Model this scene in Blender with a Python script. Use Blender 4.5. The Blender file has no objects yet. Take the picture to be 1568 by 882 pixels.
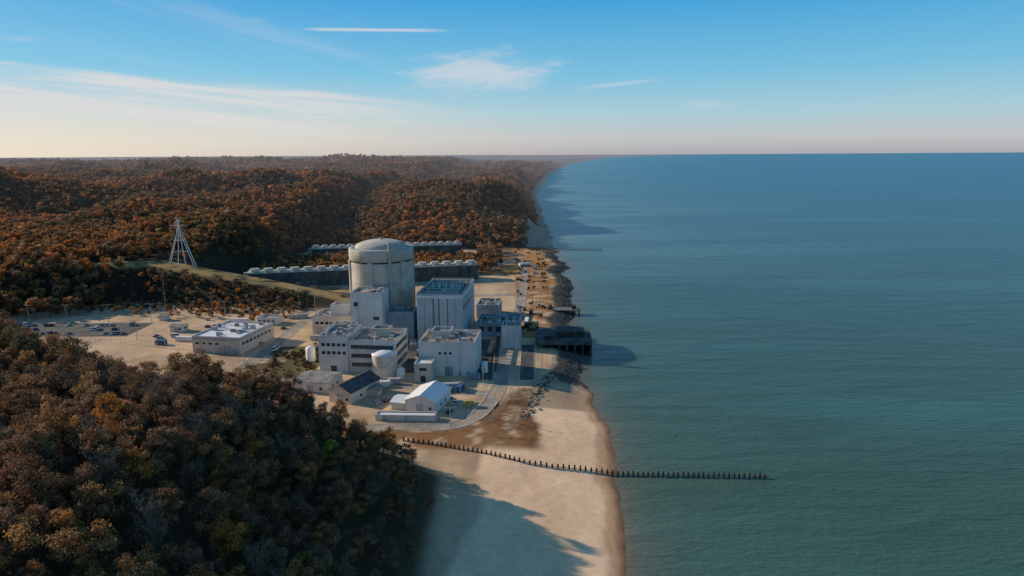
import bpy, math, random
import numpy as np
from mathutils import Vector, Matrix
random.seed(7); rng=np.random.default_rng(7)
scn=bpy.context.scene
scn.view_settings.view_transform='Standard'; scn.view_settings.look='None'
scn.view_settings.exposure=0; scn.view_settings.gamma=1

# ------------------------------------------------------------ sun direction
EL=math.radians(21.5); az=Vector((-0.93,0.37,0)).normalized()
SUN=Vector((az.x*math.cos(EL),az.y*math.cos(EL),math.sin(EL)))

# ------------------------------------------------------------ node helpers
class NT:
    def __init__(s,nt): s.nt=nt
    def n(s,t,**k):
        nd=s.nt.nodes.new(t)
        for a,b in k.items(): setattr(nd,a,b)
        return nd
    def put(s,sock,v):
        if hasattr(v,'is_output') or isinstance(v,bpy.types.NodeSocket): s.nt.links.new(v,sock)
        else: sock.default_value=v
    def m(s,op,a,b=0.0,c=None,clamp=False):
        nd=s.n('ShaderNodeMath',operation=op); nd.use_clamp=clamp
        s.put(nd.inputs[0],a); s.put(nd.inputs[1],b)
        if c is not None: s.put(nd.inputs[2],c)
        return nd.outputs[0]
    def ss(s,v,a,b):
        nd=s.n('ShaderNodeMapRange',interpolation_type='SMOOTHSTEP')
        s.put(nd.inputs[0],v); s.put(nd.inputs[1],a); s.put(nd.inputs[2],b)
        return nd.outputs[0]
    def mix(s,f,a,b,bt='MIX'):
        nd=s.n('ShaderNodeMix',data_type='RGBA',blend_type=bt)
        s.put(nd.inputs[0],f)
        for sk,v in ((nd.inputs[6],a),(nd.inputs[7],b)):
            if isinstance(v,(tuple,list)): v=(v[0],v[1],v[2],1)
            s.put(sk,v)
        return nd.outputs[2]
    def noise(s,vec,scale,detail=4,rough=.55,dist=0):
        nd=s.n('ShaderNodeTexNoise'); s.put(nd.inputs['Vector'],vec)
        nd.inputs['Scale'].default_value=scale; nd.inputs['Detail'].default_value=detail
        nd.inputs['Roughness'].default_value=rough; nd.inputs['Distortion'].default_value=dist
        return nd.outputs[0]
    def vec(s,x,y,z=0.0):
        nd=s.n('ShaderNodeCombineXYZ'); s.put(nd.inputs[0],x); s.put(nd.inputs[1],y); s.put(nd.inputs[2],z)
        return nd.outputs[0]
    def scl(s,v,k):
        nd=s.n('ShaderNodeVectorMath',operation='MULTIPLY'); s.put(nd.inputs[0],v); nd.inputs[1].default_value=k
        return nd.outputs[0]
    def bump(s,h,st,dist):
        nd=s.n('ShaderNodeBump'); nd.inputs['Strength'].default_value=st; nd.inputs['Distance'].default_value=dist
        s.put(nd.inputs['Height'],h); return nd.outputs[0]

def newmat(name):
    m=bpy.data.materials.new(name); m.use_nodes=True
    nt=m.node_tree; nt.nodes.clear(); t=NT(nt)
    out=t.n('ShaderNodeOutputMaterial'); p=t.n('ShaderNodeBsdfPrincipled')
    nt.links.new(p.outputs[0],out.inputs[0])
    p.inputs['Specular IOR Level'].default_value=.25
    return m,t,p,out

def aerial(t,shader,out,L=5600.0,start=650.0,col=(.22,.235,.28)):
    """aerial perspective painted into the material: haze colour grows with distance up the coast"""
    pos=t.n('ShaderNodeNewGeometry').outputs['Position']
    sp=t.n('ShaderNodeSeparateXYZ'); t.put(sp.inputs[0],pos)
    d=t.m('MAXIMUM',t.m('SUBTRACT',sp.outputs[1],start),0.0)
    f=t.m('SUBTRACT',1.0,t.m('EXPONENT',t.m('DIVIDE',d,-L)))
    e=t.n('ShaderNodeEmission'); e.inputs[0].default_value=(*col,1)  # emission stands in for hazy air; no volume is modelled
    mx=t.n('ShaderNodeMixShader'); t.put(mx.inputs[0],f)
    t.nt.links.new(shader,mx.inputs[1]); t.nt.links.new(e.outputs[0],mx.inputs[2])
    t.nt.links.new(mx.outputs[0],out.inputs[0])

def surf(name,col,rough=.8,var=.18,scale=.6,streak=0.0,metal=0.0,corr=0.0,spec=.25):
    m,t,p,out=newmat(name)
    pos=t.n('ShaderNodeNewGeometry').outputs['Position']
    n1=t.noise(pos,scale,5)
    dark=tuple(c*(1-var*1.6) for c in col); lite=tuple(min(1,c*(1+var)) for c in col)
    c=t.mix(t.ss(n1,.3,.7),dark,lite)
    if streak>0:
        n2=t.noise(t.scl(pos,(1.3,1.3,.07)),1.0,4)
        c=t.mix(t.m('MULTIPLY',t.ss(n2,.5,.75),streak),c,(col[0]*.45,col[1]*.42,col[2]*.38))
    t.put(p.inputs['Base Color'],c)
    p.inputs['Roughness'].default_value=rough; p.inputs['Metallic'].default_value=metal
    p.inputs['Specular IOR Level'].default_value=spec
    if corr>0:
        sp=t.n('ShaderNodeSeparateXYZ'); t.put(sp.inputs[0],pos)
        w=t.m('SINE',t.m('MULTIPLY',t.m('ADD',sp.outputs[0],sp.outputs[1]),6.283/corr))
        t.put(p.inputs['Normal'],t.bump(w,.5,.12))
    else:
        t.put(p.inputs['Normal'],t.bump(t.noise(pos,scale*6,3),.25,.08))
    return m

# ------------------------------------------------------------ materials
M={}
M['concrete']=surf('concrete',(.54,.48,.40),.85,.12,.15,.35)
M['concrete_dark']=surf('dark_concrete',(.24,.22,.20),.9,.2,.3,.3)
M['white_wall']=surf('white_panel_wall',(.72,.68,.62),.7,.08,.12,.35)
M['grey_wall']=surf('grey_panel_wall',(.57,.56,.54),.7,.08,.12,.35,corr=1.2)
M['bluegrey']=surf('bluegrey_metal',(.27,.31,.35),.6,.1,.2,.25,corr=1.0)
M['beige']=surf('beige_wall',(.64,.56,.46),.8,.08,.2,.25)
M['roof_grey']=surf('roof_membrane_grey',(.28,.25,.22),.9,.25,.25)
M['roof_tan']=surf('roof_ballast_tan',(.42,.32,.22),.95,.22,.25)
M['roof_dark']=surf('roof_dark',(.10,.092,.085),.85,.25,.3)
M['roof_white']=surf('roof_white_metal',(.80,.78,.76),.5,.05,.3,0,corr=.8)
M['window']=surf('dark_window',(.03,.035,.045),.2,.2,.5,spec=.5)
M['dark']=surf('dark_steel',(.05,.05,.05),.7,.3,.4)
M['casing']=surf('tower_casing',(.11,.11,.10),.85,.3,.2,.4)
M['stackgrp']=surf('fibreglass_fan_stack',(.48,.44,.38),.7,.1,.3,.2)
M['steel']=surf('galvanised_steel',(.43,.41,.39),.5,.12,.7)
M['white_paint']=surf('white_paint',(.78,.76,.72),.5,.05,.5,.15)
M['asphalt']=surf('asphalt',(.095,.088,.08),.95,.25,.2)
M['old_asphalt']=surf('worn_asphalt',(.37,.29,.22),.95,.18,.15)
M['line']=surf('road_marking',(.7,.7,.66),.8,.2,1.0)
M['rock']=surf('riprap_rock',(.12,.10,.085),.95,.35,.5)
M['timber']=surf('weathered_timber',(.045,.036,.03),.95,.3,1.2)
M['rust']=surf('rusty_steel_sheet',(.11,.06,.04),.9,.35,1.0)
M['yellow']=surf('yellow_paint',(.45,.33,.08),.6,.1,1.0)
M['blue']=surf('blue_paint',(.06,.13,.27),.5,.1,1.0)
M['bark']=surf('bark',(.11,.085,.065),.95,.3,2.0)
M['greybark']=surf('bare_grey_bark',(.24,.18,.135),.95,.2,2.0)
M['tyre']=surf('tyre_rubber',(.02,.02,.02),.9,.1,2.0)

def leafmat(name,stops,bright=1.0,trans=.34):
    m,t,p,out=newmat(name)
    oi=t.n('ShaderNodeObjectInfo')
    ramp=t.n('ShaderNodeValToRGB'); ramp.color_ramp.interpolation='LINEAR'
    els=ramp.color_ramp.elements
    while len(els)<len(stops): els.new(.5)
    for i,(e,c) in enumerate(zip(els,stops)):
        e.position=i/(len(stops)-1) if len(stops)>1 else 0; e.color=(c[0]*bright,c[1]*bright,c[2]*bright,1)
    pos=t.n('ShaderNodeNewGeometry').outputs['Position']
    big=t.noise(pos,.008,4,.6)
    f=t.m('ADD',t.m('MULTIPLY',oi.outputs['Random'],.66),t.m('MULTIPLY',t.ss(big,.36,.64),.36),clamp=True)
    t.put(ramp.inputs[0],f)
    at=t.n('ShaderNodeAttribute',attribute_name='tint')
    c=t.mix(1.0,ramp.outputs[0],at.outputs['Color'],'MULTIPLY')
    t.put(p.inputs['Base Color'],c); p.inputs['Roughness'].default_value=.75
    p.inputs['Specular IOR Level'].default_value=.1
    tr=t.n('ShaderNodeBsdfTranslucent'); t.put(tr.inputs[0],c)
    mx=t.n('ShaderNodeMixShader'); mx.inputs[0].default_value=trans
    t.nt.links.new(p.outputs[0],mx.inputs[1]); t.nt.links.new(tr.outputs[0],mx.inputs[2])
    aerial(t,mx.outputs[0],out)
    return m
autumn=[(.085,.085,.040),(.18,.135,.06),(.13,.072,.045),(.24,.125,.055),(.19,.135,.075),(.16,.085,.055),(.30,.16,.055),(.20,.105,.065),(.38,.17,.04),(.19,.07,.04)]
M['leaf']=leafmat('autumn_leaves',autumn,1.42)
M['leaf_far']=leafmat('autumn_leaves_far',[(.07,.08,.033),(.17,.13,.055),(.13,.075,.042),(.30,.15,.05),(.16,.09,.052),(.22,.14,.07),(.40,.16,.045),(.24,.095,.042),(.52,.22,.05)],1.42)
M['leaf_green']=leafmat('late_green_leaves',[(.10,.16,.04),(.26,.26,.04),(.07,.13,.04)])
M['shrub']=leafmat('shrub_leaves',[(.11,.085,.04),(.15,.10,.05),(.08,.065,.035)],.9)

# ------------------------------------------------------------ mesh helpers
def link(o,parent=None):
    scn.collection.objects.link(o)
    if parent is not None: o.parent=parent
    return o
def mesh_obj(name,v,f,mat,parent=None,smooth=False,mi=None):
    me=bpy.data.meshes.new(name); me.from_pydata([tuple(a) for a in v],[],[tuple(a) for a in f])
    mats=mat if isinstance(mat,list) else [mat]
    for q in mats: me.materials.append(q)
    if mi is not None: me.polygons.foreach_set('material_index',mi)
    if smooth: me.polygons.foreach_set('use_smooth',[True]*len(me.polygons))
    me.update()
    return link(bpy.data.objects.new(name,me),parent)
BF=[(0,3,2,1),(4,5,6,7),(0,1,5,4),(1,2,6,5),(2,3,7,6),(3,0,4,7)]
def boxgeo(bs):
    v=[];f=[]
    for (x0,x1,y0,y1,z0,z1) in bs:
        o=len(v)
        v+=[(x0,y0,z0),(x1,y0,z0),(x1,y1,z0),(x0,y1,z0),(x0,y0,z1),(x1,y0,z1),(x1,y1,z1),(x0,y1,z1)]
        f+=[tuple(i+o for i in q) for q in BF]
    return v,f
def cylgeo(cs,n=24,cap=True):
    v=[];f=[]
    for (x,y,z0,z1,r0,r1) in cs:
        o=len(v)
        for z,r in ((z0,r0),(z1,r1)):
            for i in range(n):
                a=2*math.pi*i/n; v.append((x+r*math.cos(a),y+r*math.sin(a),z))
        for i in range(n): j=(i+1)%n; f.append((o+i,o+j,o+n+j,o+n+i))
        if cap: f.append(tuple(o+n+i for i in range(n)))
    return v,f
def tubegeo(segs,n=6):
    v=[];f=[]
    for (a,b,r0,r1) in segs:
        a=Vector(a);b=Vector(b); d=(b-a)
        if d.length<1e-6: continue
        d.normalize(); u=d.orthogonal().normalized(); w=d.cross(u); o=len(v)
        for p,r in ((a,r0),(b,r1)):
            for i in range(n):
                t=2*math.pi*i/n; v.append(tuple(p+u*(r*math.cos(t))+w*(r*math.sin(t))))
        for i in range(n): j=(i+1)%n; f.append((o+i,o+j,o+n+j,o+n+i))
        f.append(tuple(o+n+i for i in range(n)))
    return v,f
def empty(name,x,y,z=0,rot=0):
    e=bpy.data.objects.new(name,None); e.location=(x,y,z); e.rotation_euler=(0,0,math.radians(rot))
    e.empty_display_size=1; return link(e)
GZ=4.0
class Bld:
    def __init__(s,name,x,y,rot=-5,z=GZ): s.r=empty(name,x,y,z,rot)
    def box(s,name,bs,mat): v,f=boxgeo(bs); return mesh_obj(name,v,f,M[mat],s.r)
    def cyl(s,name,cs,mat,n=24): v,f=cylgeo(cs,n); return mesh_obj(name,v,f,M[mat],s.r)
    def tube(s,name,sg,mat,n=6): v,f=tubegeo(sg,n); return mesh_obj(name,v,f,M[mat],s.r)
    def lathe(s,name,prof,mat,n=64,smooth=True):
        v=[];f=[]
        for r,z in prof:
            for i in range(n): a=2*math.pi*i/n; v.append((r*math.cos(a),r*math.sin(a),z))
        for k in range(len(prof)-1):
            for i in range(n): j=(i+1)%n; f.append((k*n+i,k*n+j,(k+1)*n+j,(k+1)*n+i))
        o=mesh_obj(name,v,f,M[mat],s.r,smooth)
        return o
    def block(s,W,D,H,wall,roof,par=.9,z0=0,x0=0,y0=0,name='walls'):
        t=.5
        s.box(name,[(x0,x0+W,y0,y0+t,z0-1,z0+H),(x0,x0+W,y0+D-t,y0+D,z0-1,z0+H),(x0,x0+t,y0+t+.001,y0+D-t-.001,z0-1,z0+H),(x0+W-t,x0+W,y0+t+.001,y0+D-t-.001,z0-1,z0+H)],wall)
        s.box(name+'_roof',[(x0+t+.002,x0+W-t-.002,y0+t+.002,y0+D-t-.002,z0+H-par-.4,z0+H-par)],roof)
        s.box(name+'_coping',[(x0-.12,x0+W+.12,y0-.12,y0+t+.1,z0+H+.003,z0+H+.28),(x0-.12,x0+W+.12,y0+D-t-.1,y0+D+.12,z0+H+.003,z0+H+.28),(x0-.12,x0+t+.1,y0+t+.11,y0+D-t-.11,z0+H+.003,z0+H+.28),(x0+W-t-.1,x0+W+.12,y0+t+.11,y0+D-t-.11,z0+H+.003,z0+H+.28)],'steel')
    def clutter(s,x0,x1,y0,y1,z,n,seed=0,mx=4.0):
        r=random.Random(seed); a=[];b=[];c=[];p=[]
        for i in range(n):
            w=r.uniform(.8,mx); d=r.uniform(.8,mx); h=r.uniform(.6,2.4)
            x=r.uniform(x0,max(x0+.1,x1-w)); y=r.uniform(y0,max(y0+.1,y1-d))
            (a if r.random()<.6 else b).append((x,x+w,y,y+d,z,z+h))
            if r.random()<.5: c.append((r.uniform(x0,x1),r.uniform(y0,y1),z,z+r.uniform(.8,2.5),.35,.35))
            if r.random()<.4:
                yy=r.uniform(y0,y1); p.append(((x0,yy,z+.5),(x1,yy,z+.5),.15,.15))
        if a: s.box('rooftop_units',a,'steel')
        if b: s.box('rooftop_housings',b,'roof_grey')
        if c: s.cyl('rooftop_vents',c,'white_paint',10)
        if p: s.tube('rooftop_pipes',p,'steel')
    def rail(s,x0,x1,y0,y1,z,mat='steel'):
        sg=[]
        for h in (.55,1.1):
            sg+=[((x0,y0,z+h),(x1,y0,z+h),.04,.04),((x1,y0,z+h),(x1,y1,z+h),.04,.04),((x1,y1,z+h),(x0,y1,z+h),.04,.04),((x0,y1,z+h),(x0,y0,z+h),.04,.04)]
        n=int((x1-x0)/2.5); m_=int((y1-y0)/2.5)
        for i in range(n+1):
            x=x0+(x1-x0)*i/max(n,1); sg+=[((x,y0,z),(x,y0,z+1.1),.04,.04),((x,y1,z),(x,y1,z+1.1),.04,.04)]
        for i in range(m_+1):
            y=y0+(y1-y0)*i/max(m_,1); sg+=[((x0,y,z),(x0,y,z+1.1),.04,.04),((x1,y,z),(x1,y,z+1.1),.04,.04)]
        s.tube('railing',sg,mat,4)

# ------------------------------------------------------------ terrain
def vnoise(x,y,seed=0):
    x=np.asarray(x,float);y=np.asarray(y,float)
    ix=np.floor(x).astype(np.int64);iy=np.floor(y).astype(np.int64)
    fx=x-ix;fy=y-iy; fx=fx*fx*(3-2*fx);fy=fy*fy*(3-2*fy)
    def h(a,b):
        n=(a*374761393+b*668265263+seed*974634777)&0xffffffff
        n=((n^(n>>13))*1274126177)&0xffffffff
        n=(n^(n>>16))&0xffff
        return n/65535.0
    return (h(ix,iy)*(1-fx)+h(ix+1,iy)*fx)*(1-fy)+(h(ix,iy+1)*(1-fx)+h(ix+1,iy+1)*fx)*fy
def fbm(x,y,o=4,seed=0):
    s=0;a=.5;t=0
    for i in range(o): s=s+a*vnoise(x*2**i,y*2**i,seed+i*17); t+=a; a*=.5
    return s/t
def sst(t): t=np.clip(t,0,1); return t*t*(3-2*t)
CY=[-3000,0,150,176,193,219,246,272,303,331,353,438,571,677,767,850,920,1094,1425,1880,2460,4175,7586,17500,30000,60000]
CX=[-60,22,29,31,33,35.3,37.2,39.5,37,35,38.4,39.3,46.8,53.8,49,50,56.6,53.4,60,66,102,240,615,2240,5200,15500]
def coast(y):
    return np.interp(y,CY,CX)+ (fbm(y/22.0,y*0+3,3,5)-.5)*5*np.clip(y/200,.6,3)
HX=[-3000,-700,-420,-375,-285,-187,-128,-105]
def crest(x): return np.interp(x,HX,[560,540,500,500,541,515,500,490]),np.interp(x,HX,[34,34,31,31,29,17,8,4])
def xedge(y): return np.interp(y,[-400,0,215,255,300],[-12,-12,-15,-54,-90])
def hillA(x,y):
    ylim=266+np.clip((-x-130)*.42,0,42)
    return sst((xedge(y)-x)/82)*sst((ylim-y)/60)
def roll(x,y):
    k=sst((x+270)/45); yr=560*(1-k)+765*k
    return sst((y-yr)/170)
def height(x,y):
    d=coast(y)-x
    w=np.interp(y,[0,285,325,760,800,1000,1060,1e5],[46,46,15,15,40,40,24,24])
    z=np.where(d>0,4*np.clip(d/w,0,1)**.85,np.maximum(-7,d*.07))
    bw=np.clip(d/w,0,1)*(1-sst((d-w)/20))
    z=z+np.where(y<300,(fbm(x/6,y/6,3,40)-.5)*.6*bw,0)
    a=hillA(x,y)
    z=z+a*(31+10*(fbm(x/55,y/55,3,2)-.5)*2+13*np.clip((-x-115)/90,0,1))
    yc,zc=crest(x)
    wid=np.interp(x,[-380,-300,-128],[80,52,50])
    b=(zc-4)*sst((y-(yc-wid))/wid)
    k=sst((x+275)/40)*sst((y-yc-6)/32)
    z=z+b*(1-k)
    r=roll(x,y)
    n1=fbm(x/270,y/190,4,11)-.5; n2=fbm(x/90,y/75,3,21)-.5
    amp=8+np.interp(y,[800,2500,6000,60000],[2,14,26,30])
    R=amp+88*n1+18*n2
    g=lambda cx,cy,sx,sy,A: A*np.exp(-((x-cx)/sx)**2-((y-cy)/sy)**2)
    R=R+g(-640,930,230,90,40)+g(-80,1060,130,150,32)+g(-380,1250,160,90,24)+g(-150,1650,150,130,24)+g(-1300,1700,400,170,28)+g(-800,1350,300,90,22)
    R=np.maximum(R,0)
    far=np.interp(y,[3000,7000,60000],[1,.4,.4])
    z=z+r*R*far*sst((d-12)/52)
    return z
def noniform(segs):
    out=[]
    for a,b,s0,s1 in segs:
        x=a;
        while x<b:
            out.append(x); x+=s0+(s1-s0)*(x-a)/(b-a)
    out.append(segs[-1][1]); return np.array(out)
gx=np.concatenate([-noniform([(430,900,3,14),(900,4000,20,160),(4000,45000,300,4000)])[::-1],noniform([(-427,-130,3,2),(-130,70,1.5,1.5),(70,400,4,30),(400,2500,50,150),(2500,45000,300,4000)])])
gy=noniform([(-400,80,40,6),(80,320,1.6,1.8),(320,800,2,3.5),(800,2000,5,14),(2000,8000,20,110),(8000,60000,150,3000)])
gx=np.unique(gx);gy=np.unique(gy)
X,Y=np.meshgrid(gx,gy); Z=height(X,Y)
def grid_faces(nx,ny):
    i=np.arange(nx*ny).reshape(ny,nx)
    return np.stack([i[:-1,:-1],i[:-1,1:],i[1:,1:],i[1:,:-1]],-1).reshape(-1,4)
def fast_mesh(name,V,F,mats,parent=None,smooth=True):
    me=bpy.data.meshes.new(name)
    me.vertices.add(len(V)); me.vertices.foreach_set('co',np.asarray(V,np.float32).ravel())
    k=F.shape[1]
    me.loops.add(F.size); me.loops.foreach_set('vertex_index',F.astype(np.int32).ravel())
    me.polygons.add(len(F)); me.polygons.foreach_set('loop_start',np.arange(0,F.size,k,dtype=np.int32))
    try: me.polygons.foreach_set('loop_total',np.full(len(F),k,np.int32))
    except Exception: pass
    if smooth: me.polygons.foreach_set('use_smooth',np.ones(len(F),bool))
    for q in mats: me.materials.append(q)
    me.update(calc_edges=True); me.validate()
    return me
ter=fast_mesh('terrain',np.stack([X,Y,Z],-1).reshape(-1,3),grid_faces(len(gx),len(gy)),[])
D=coast(Y)-X
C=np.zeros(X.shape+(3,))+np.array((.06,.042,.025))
def paint(mask,col):
    global C
    mk=np.clip(mask,0,1)[...,None]; C=C*(1-mk)+np.array(col)*mk
nz=fbm(X/7,Y/7,4,61); nz2=fbm(X/22,Y/22,3,71); nz3=fbm(X/3.5,Y/3.5,3,81)
A=hillA(X,Y); yc,zc=crest(X); RL=roll(X,Y)
flat=sst((.12-A)/.1)*sst((.05-RL)/.05)*sst((6.5-Z)/2.5)
paint(flat,(.64,.44,.275))
paint(flat*sst((nz2-.5)/.12)*.65,(.42,.285,.18))
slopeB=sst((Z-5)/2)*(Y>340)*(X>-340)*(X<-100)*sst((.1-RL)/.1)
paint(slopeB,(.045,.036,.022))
paint(slopeB*sst((13-np.abs(Y-yc+1))/7)*sst((nz-.3)/.15),(.46,.30,.12))
paint((Y>470)*(Y<560)*(X>-200)*(X<-95)*sst((nz-.42)/.1)*flat,(.33,.22,.10))
paint(flat*(X>2)*(Y>395)*sst((nz-.36)/.15),(.42,.21,.085))
paint(flat*(X>-30)*(Y>610)*sst((nz2-.38)/.15),(.46,.22,.085))
paint(flat*(X>-135)*(X<-100)*(Y<380)*sst((nz-.35)/.1),(.13,.10,.045))
gmask=sst((Y-236)/8)*sst((318-Y)/14)*sst((13-X-(nz2-.5)*14)/5)*sst((X-(-8-.75*(Y-262)*-.35)+ (300-Y)*.30+4)/6)
paint(gmask*sst((nz-.33)/.1)*flat,(.31,.15,.065))
paint(gmask*sst((nz3-.52)/.08)*flat*.6,(.14,.075,.035))
paint(sst((262-Y)/4)*sst((Y-236)/6)*(X<2)*flat*sst((nz-.35)/.1),(.31,.155,.065))
sand=sst((D+8)/3)*sst((48-D+(nz2-.5)*10)/3)*np.where(Y<285,1,0)*sst((.05-A)/.05)*(1-gmask)
SC=(.95,.63,.39)
paint(sand*(Y<250),SC); paint(sand*(Y>=250)*sst((32-D)/3),SC)
paint(sst((40-D)/6)*(Y>800)*(Y<1040),(.45,.33,.23)); paint(sst((18-D)/4)*(Y>=1040),(.38,.28,.2))
paint(sst((14-D)/2)*(Y>=318)*(Y<=800),(.13,.105,.08))
# wet swash zone, gently cusped
cusp=(fbm(Y/14,Y*0+9,3,33)-.5)*5
paint(sst((7.0+cusp-D)/2.5)*(Y<318),(.62,.38,.21)); paint(sst((3.2+cusp*.5-D)/1.6)*(Y<318),(.38,.21,.115)); paint(sst((1.2-D)/1.0)*(Y<318),(.20,.12,.07))
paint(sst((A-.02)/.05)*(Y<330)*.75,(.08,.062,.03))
paint(RL*sst((Y-2500)/1500)*sst((D-30)/30),(.25,.135,.075))
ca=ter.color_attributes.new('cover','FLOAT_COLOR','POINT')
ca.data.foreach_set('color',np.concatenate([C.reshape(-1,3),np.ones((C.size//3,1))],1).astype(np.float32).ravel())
m,t,p,out=newmat('ground_cover')
pos=t.n('ShaderNodeNewGeometry').outputs['Position']
at=t.n('ShaderNodeAttribute',attribute_name='cover')
n1=t.noise(pos,.35,6,.65); n2=t.noise(t.scl(pos,(.06,.02,.03)),1.0,4); n3=t.noise(t.scl(pos,(.0022,.006,.003)),1.0,6,.7)
c=t.mix(1.0,at.outputs['Color'],t.mix(t.ss(n1,.25,.75),(.88,.86,.84),(1.05,1.05,1.05)),'MULTIPLY')
c=t.mix(1.0,c,t.mix(t.ss(n2,.35,.65),(.88,.85,.82),(1.04,1.04,1.04)),'MULTIPLY')
sp=t.n('ShaderNodeSeparateXYZ'); t.put(sp.inputs[0],pos)
ff=t.ss(sp.outputs[1],2500.0,4500.0)
c=t.mix(t.m('MULTIPLY',ff,t.ss(n3,.42,.6)),c,(.05,.035,.025))
t.put(p.inputs['Base Color'],c); p.inputs['Roughness'].default_value=.95; p.inputs['Specular IOR Level'].default_value=.1
t.put(p.inputs['Normal'],t.bump(t.noise(pos,.8,5,.55),.25,.15))
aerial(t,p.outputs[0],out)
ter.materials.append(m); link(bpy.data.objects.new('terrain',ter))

# ------------------------------------------------------------ lake
wx=np.concatenate([np.arange(-60,140,2.0),noniform([(140,1000,10,60),(1000,60000,100,5000)])]); wx=np.unique(np.concatenate([[-2000,-500,-200],wx]))
wy=noniform([(-400,100,50,10),(100,900,3,6),(900,4000,15,80),(4000,62000,150,4000)])
WX,WY=np.meshgrid(wx,wy)
wat=fast_mesh('lake',np.stack([WX,WY,WX*0],-1).reshape(-1,3),grid_faces(len(wx),len(wy)),[])
off=np.maximum(WX-coast(WY),0); w_sh=np.interp(WY,[0,400,2000,60000],[1,1.2,5,40])
sh=np.stack([np.exp(-off/(5*w_sh)),np.exp(-off/(34*w_sh)),np.exp(-off/(150*np.interp(WY,[0,500,60000],[.6,1,30]))),WX*0+1],-1)
ca=wat.color_attributes.new('shallow_and_glint','FLOAT_COLOR','POINT'); ca.data.foreach_set('color',sh.astype(np.float32).ravel())
m,t,p,out=newmat('lake_water')
pos=t.n('ShaderNodeNewGeometry').outputs['Position']
sp=t.n('ShaderNodeSeparateXYZ'); t.put(sp.inputs[0],pos)
at=t.n('ShaderNodeAttribute',attribute_name='shallow_and_glint'); sc=t.n('ShaderNodeSeparateColor'); t.put(sc.inputs[0],at.outputs['Color'])
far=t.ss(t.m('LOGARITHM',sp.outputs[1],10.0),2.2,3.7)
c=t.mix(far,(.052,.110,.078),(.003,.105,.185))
streak=t.noise(t.scl(pos,(.0016,.010,1)),1.0,5,.6); st2=t.noise(t.scl(pos,(.02,.055,1)),1.0,4,.6)
c=t.mix(t.m('MULTIPLY',t.ss(streak,.46,.66),.38),c,(.065,.21,.22))
c=t.mix(t.m('MULTIPLY',t.ss(st2,.4,.7),.20),c,(.02,.07,.07))
c=t.mix(t.m('MULTIPLY',sc.outputs[2],t.m('MULTIPLY',t.ss(sp.outputs[1],350.0,1100.0),t.m('ADD',.25,t.m('MULTIPLY',t.ss(streak,.4,.6),.45)))),c,(.20,.34,.37))  # pale sun glint along the far shore, painted into the water colour
c=t.mix(t.m('MULTIPLY',sc.outputs[1],.35),c,(.12,.155,.12))
c=t.mix(t.m('MULTIPLY',sc.outputs[0],.7),c,(.21,.15,.10))
t.put(p.inputs['Base Color'],c)
p.inputs['Roughness'].default_value=.28; p.inputs['IOR'].default_value=1.33; p.inputs['Specular IOR Level'].default_value=.17
w1=t.noise(t.scl(pos,(.25,.6,1)),1.0,4,.6,.3); w2=t.noise(t.scl(pos,(.03,.09,1)),1.0,3,.5,.3)
t.put(p.inputs['Normal'],t.bump(t.m('ADD',t.m('MULTIPLY',w1,.35),t.m('MULTIPLY',w2,.8)),.85,1.5))
wat.materials.append(m); link(bpy.data.objects.new('lake',wat))

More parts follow.
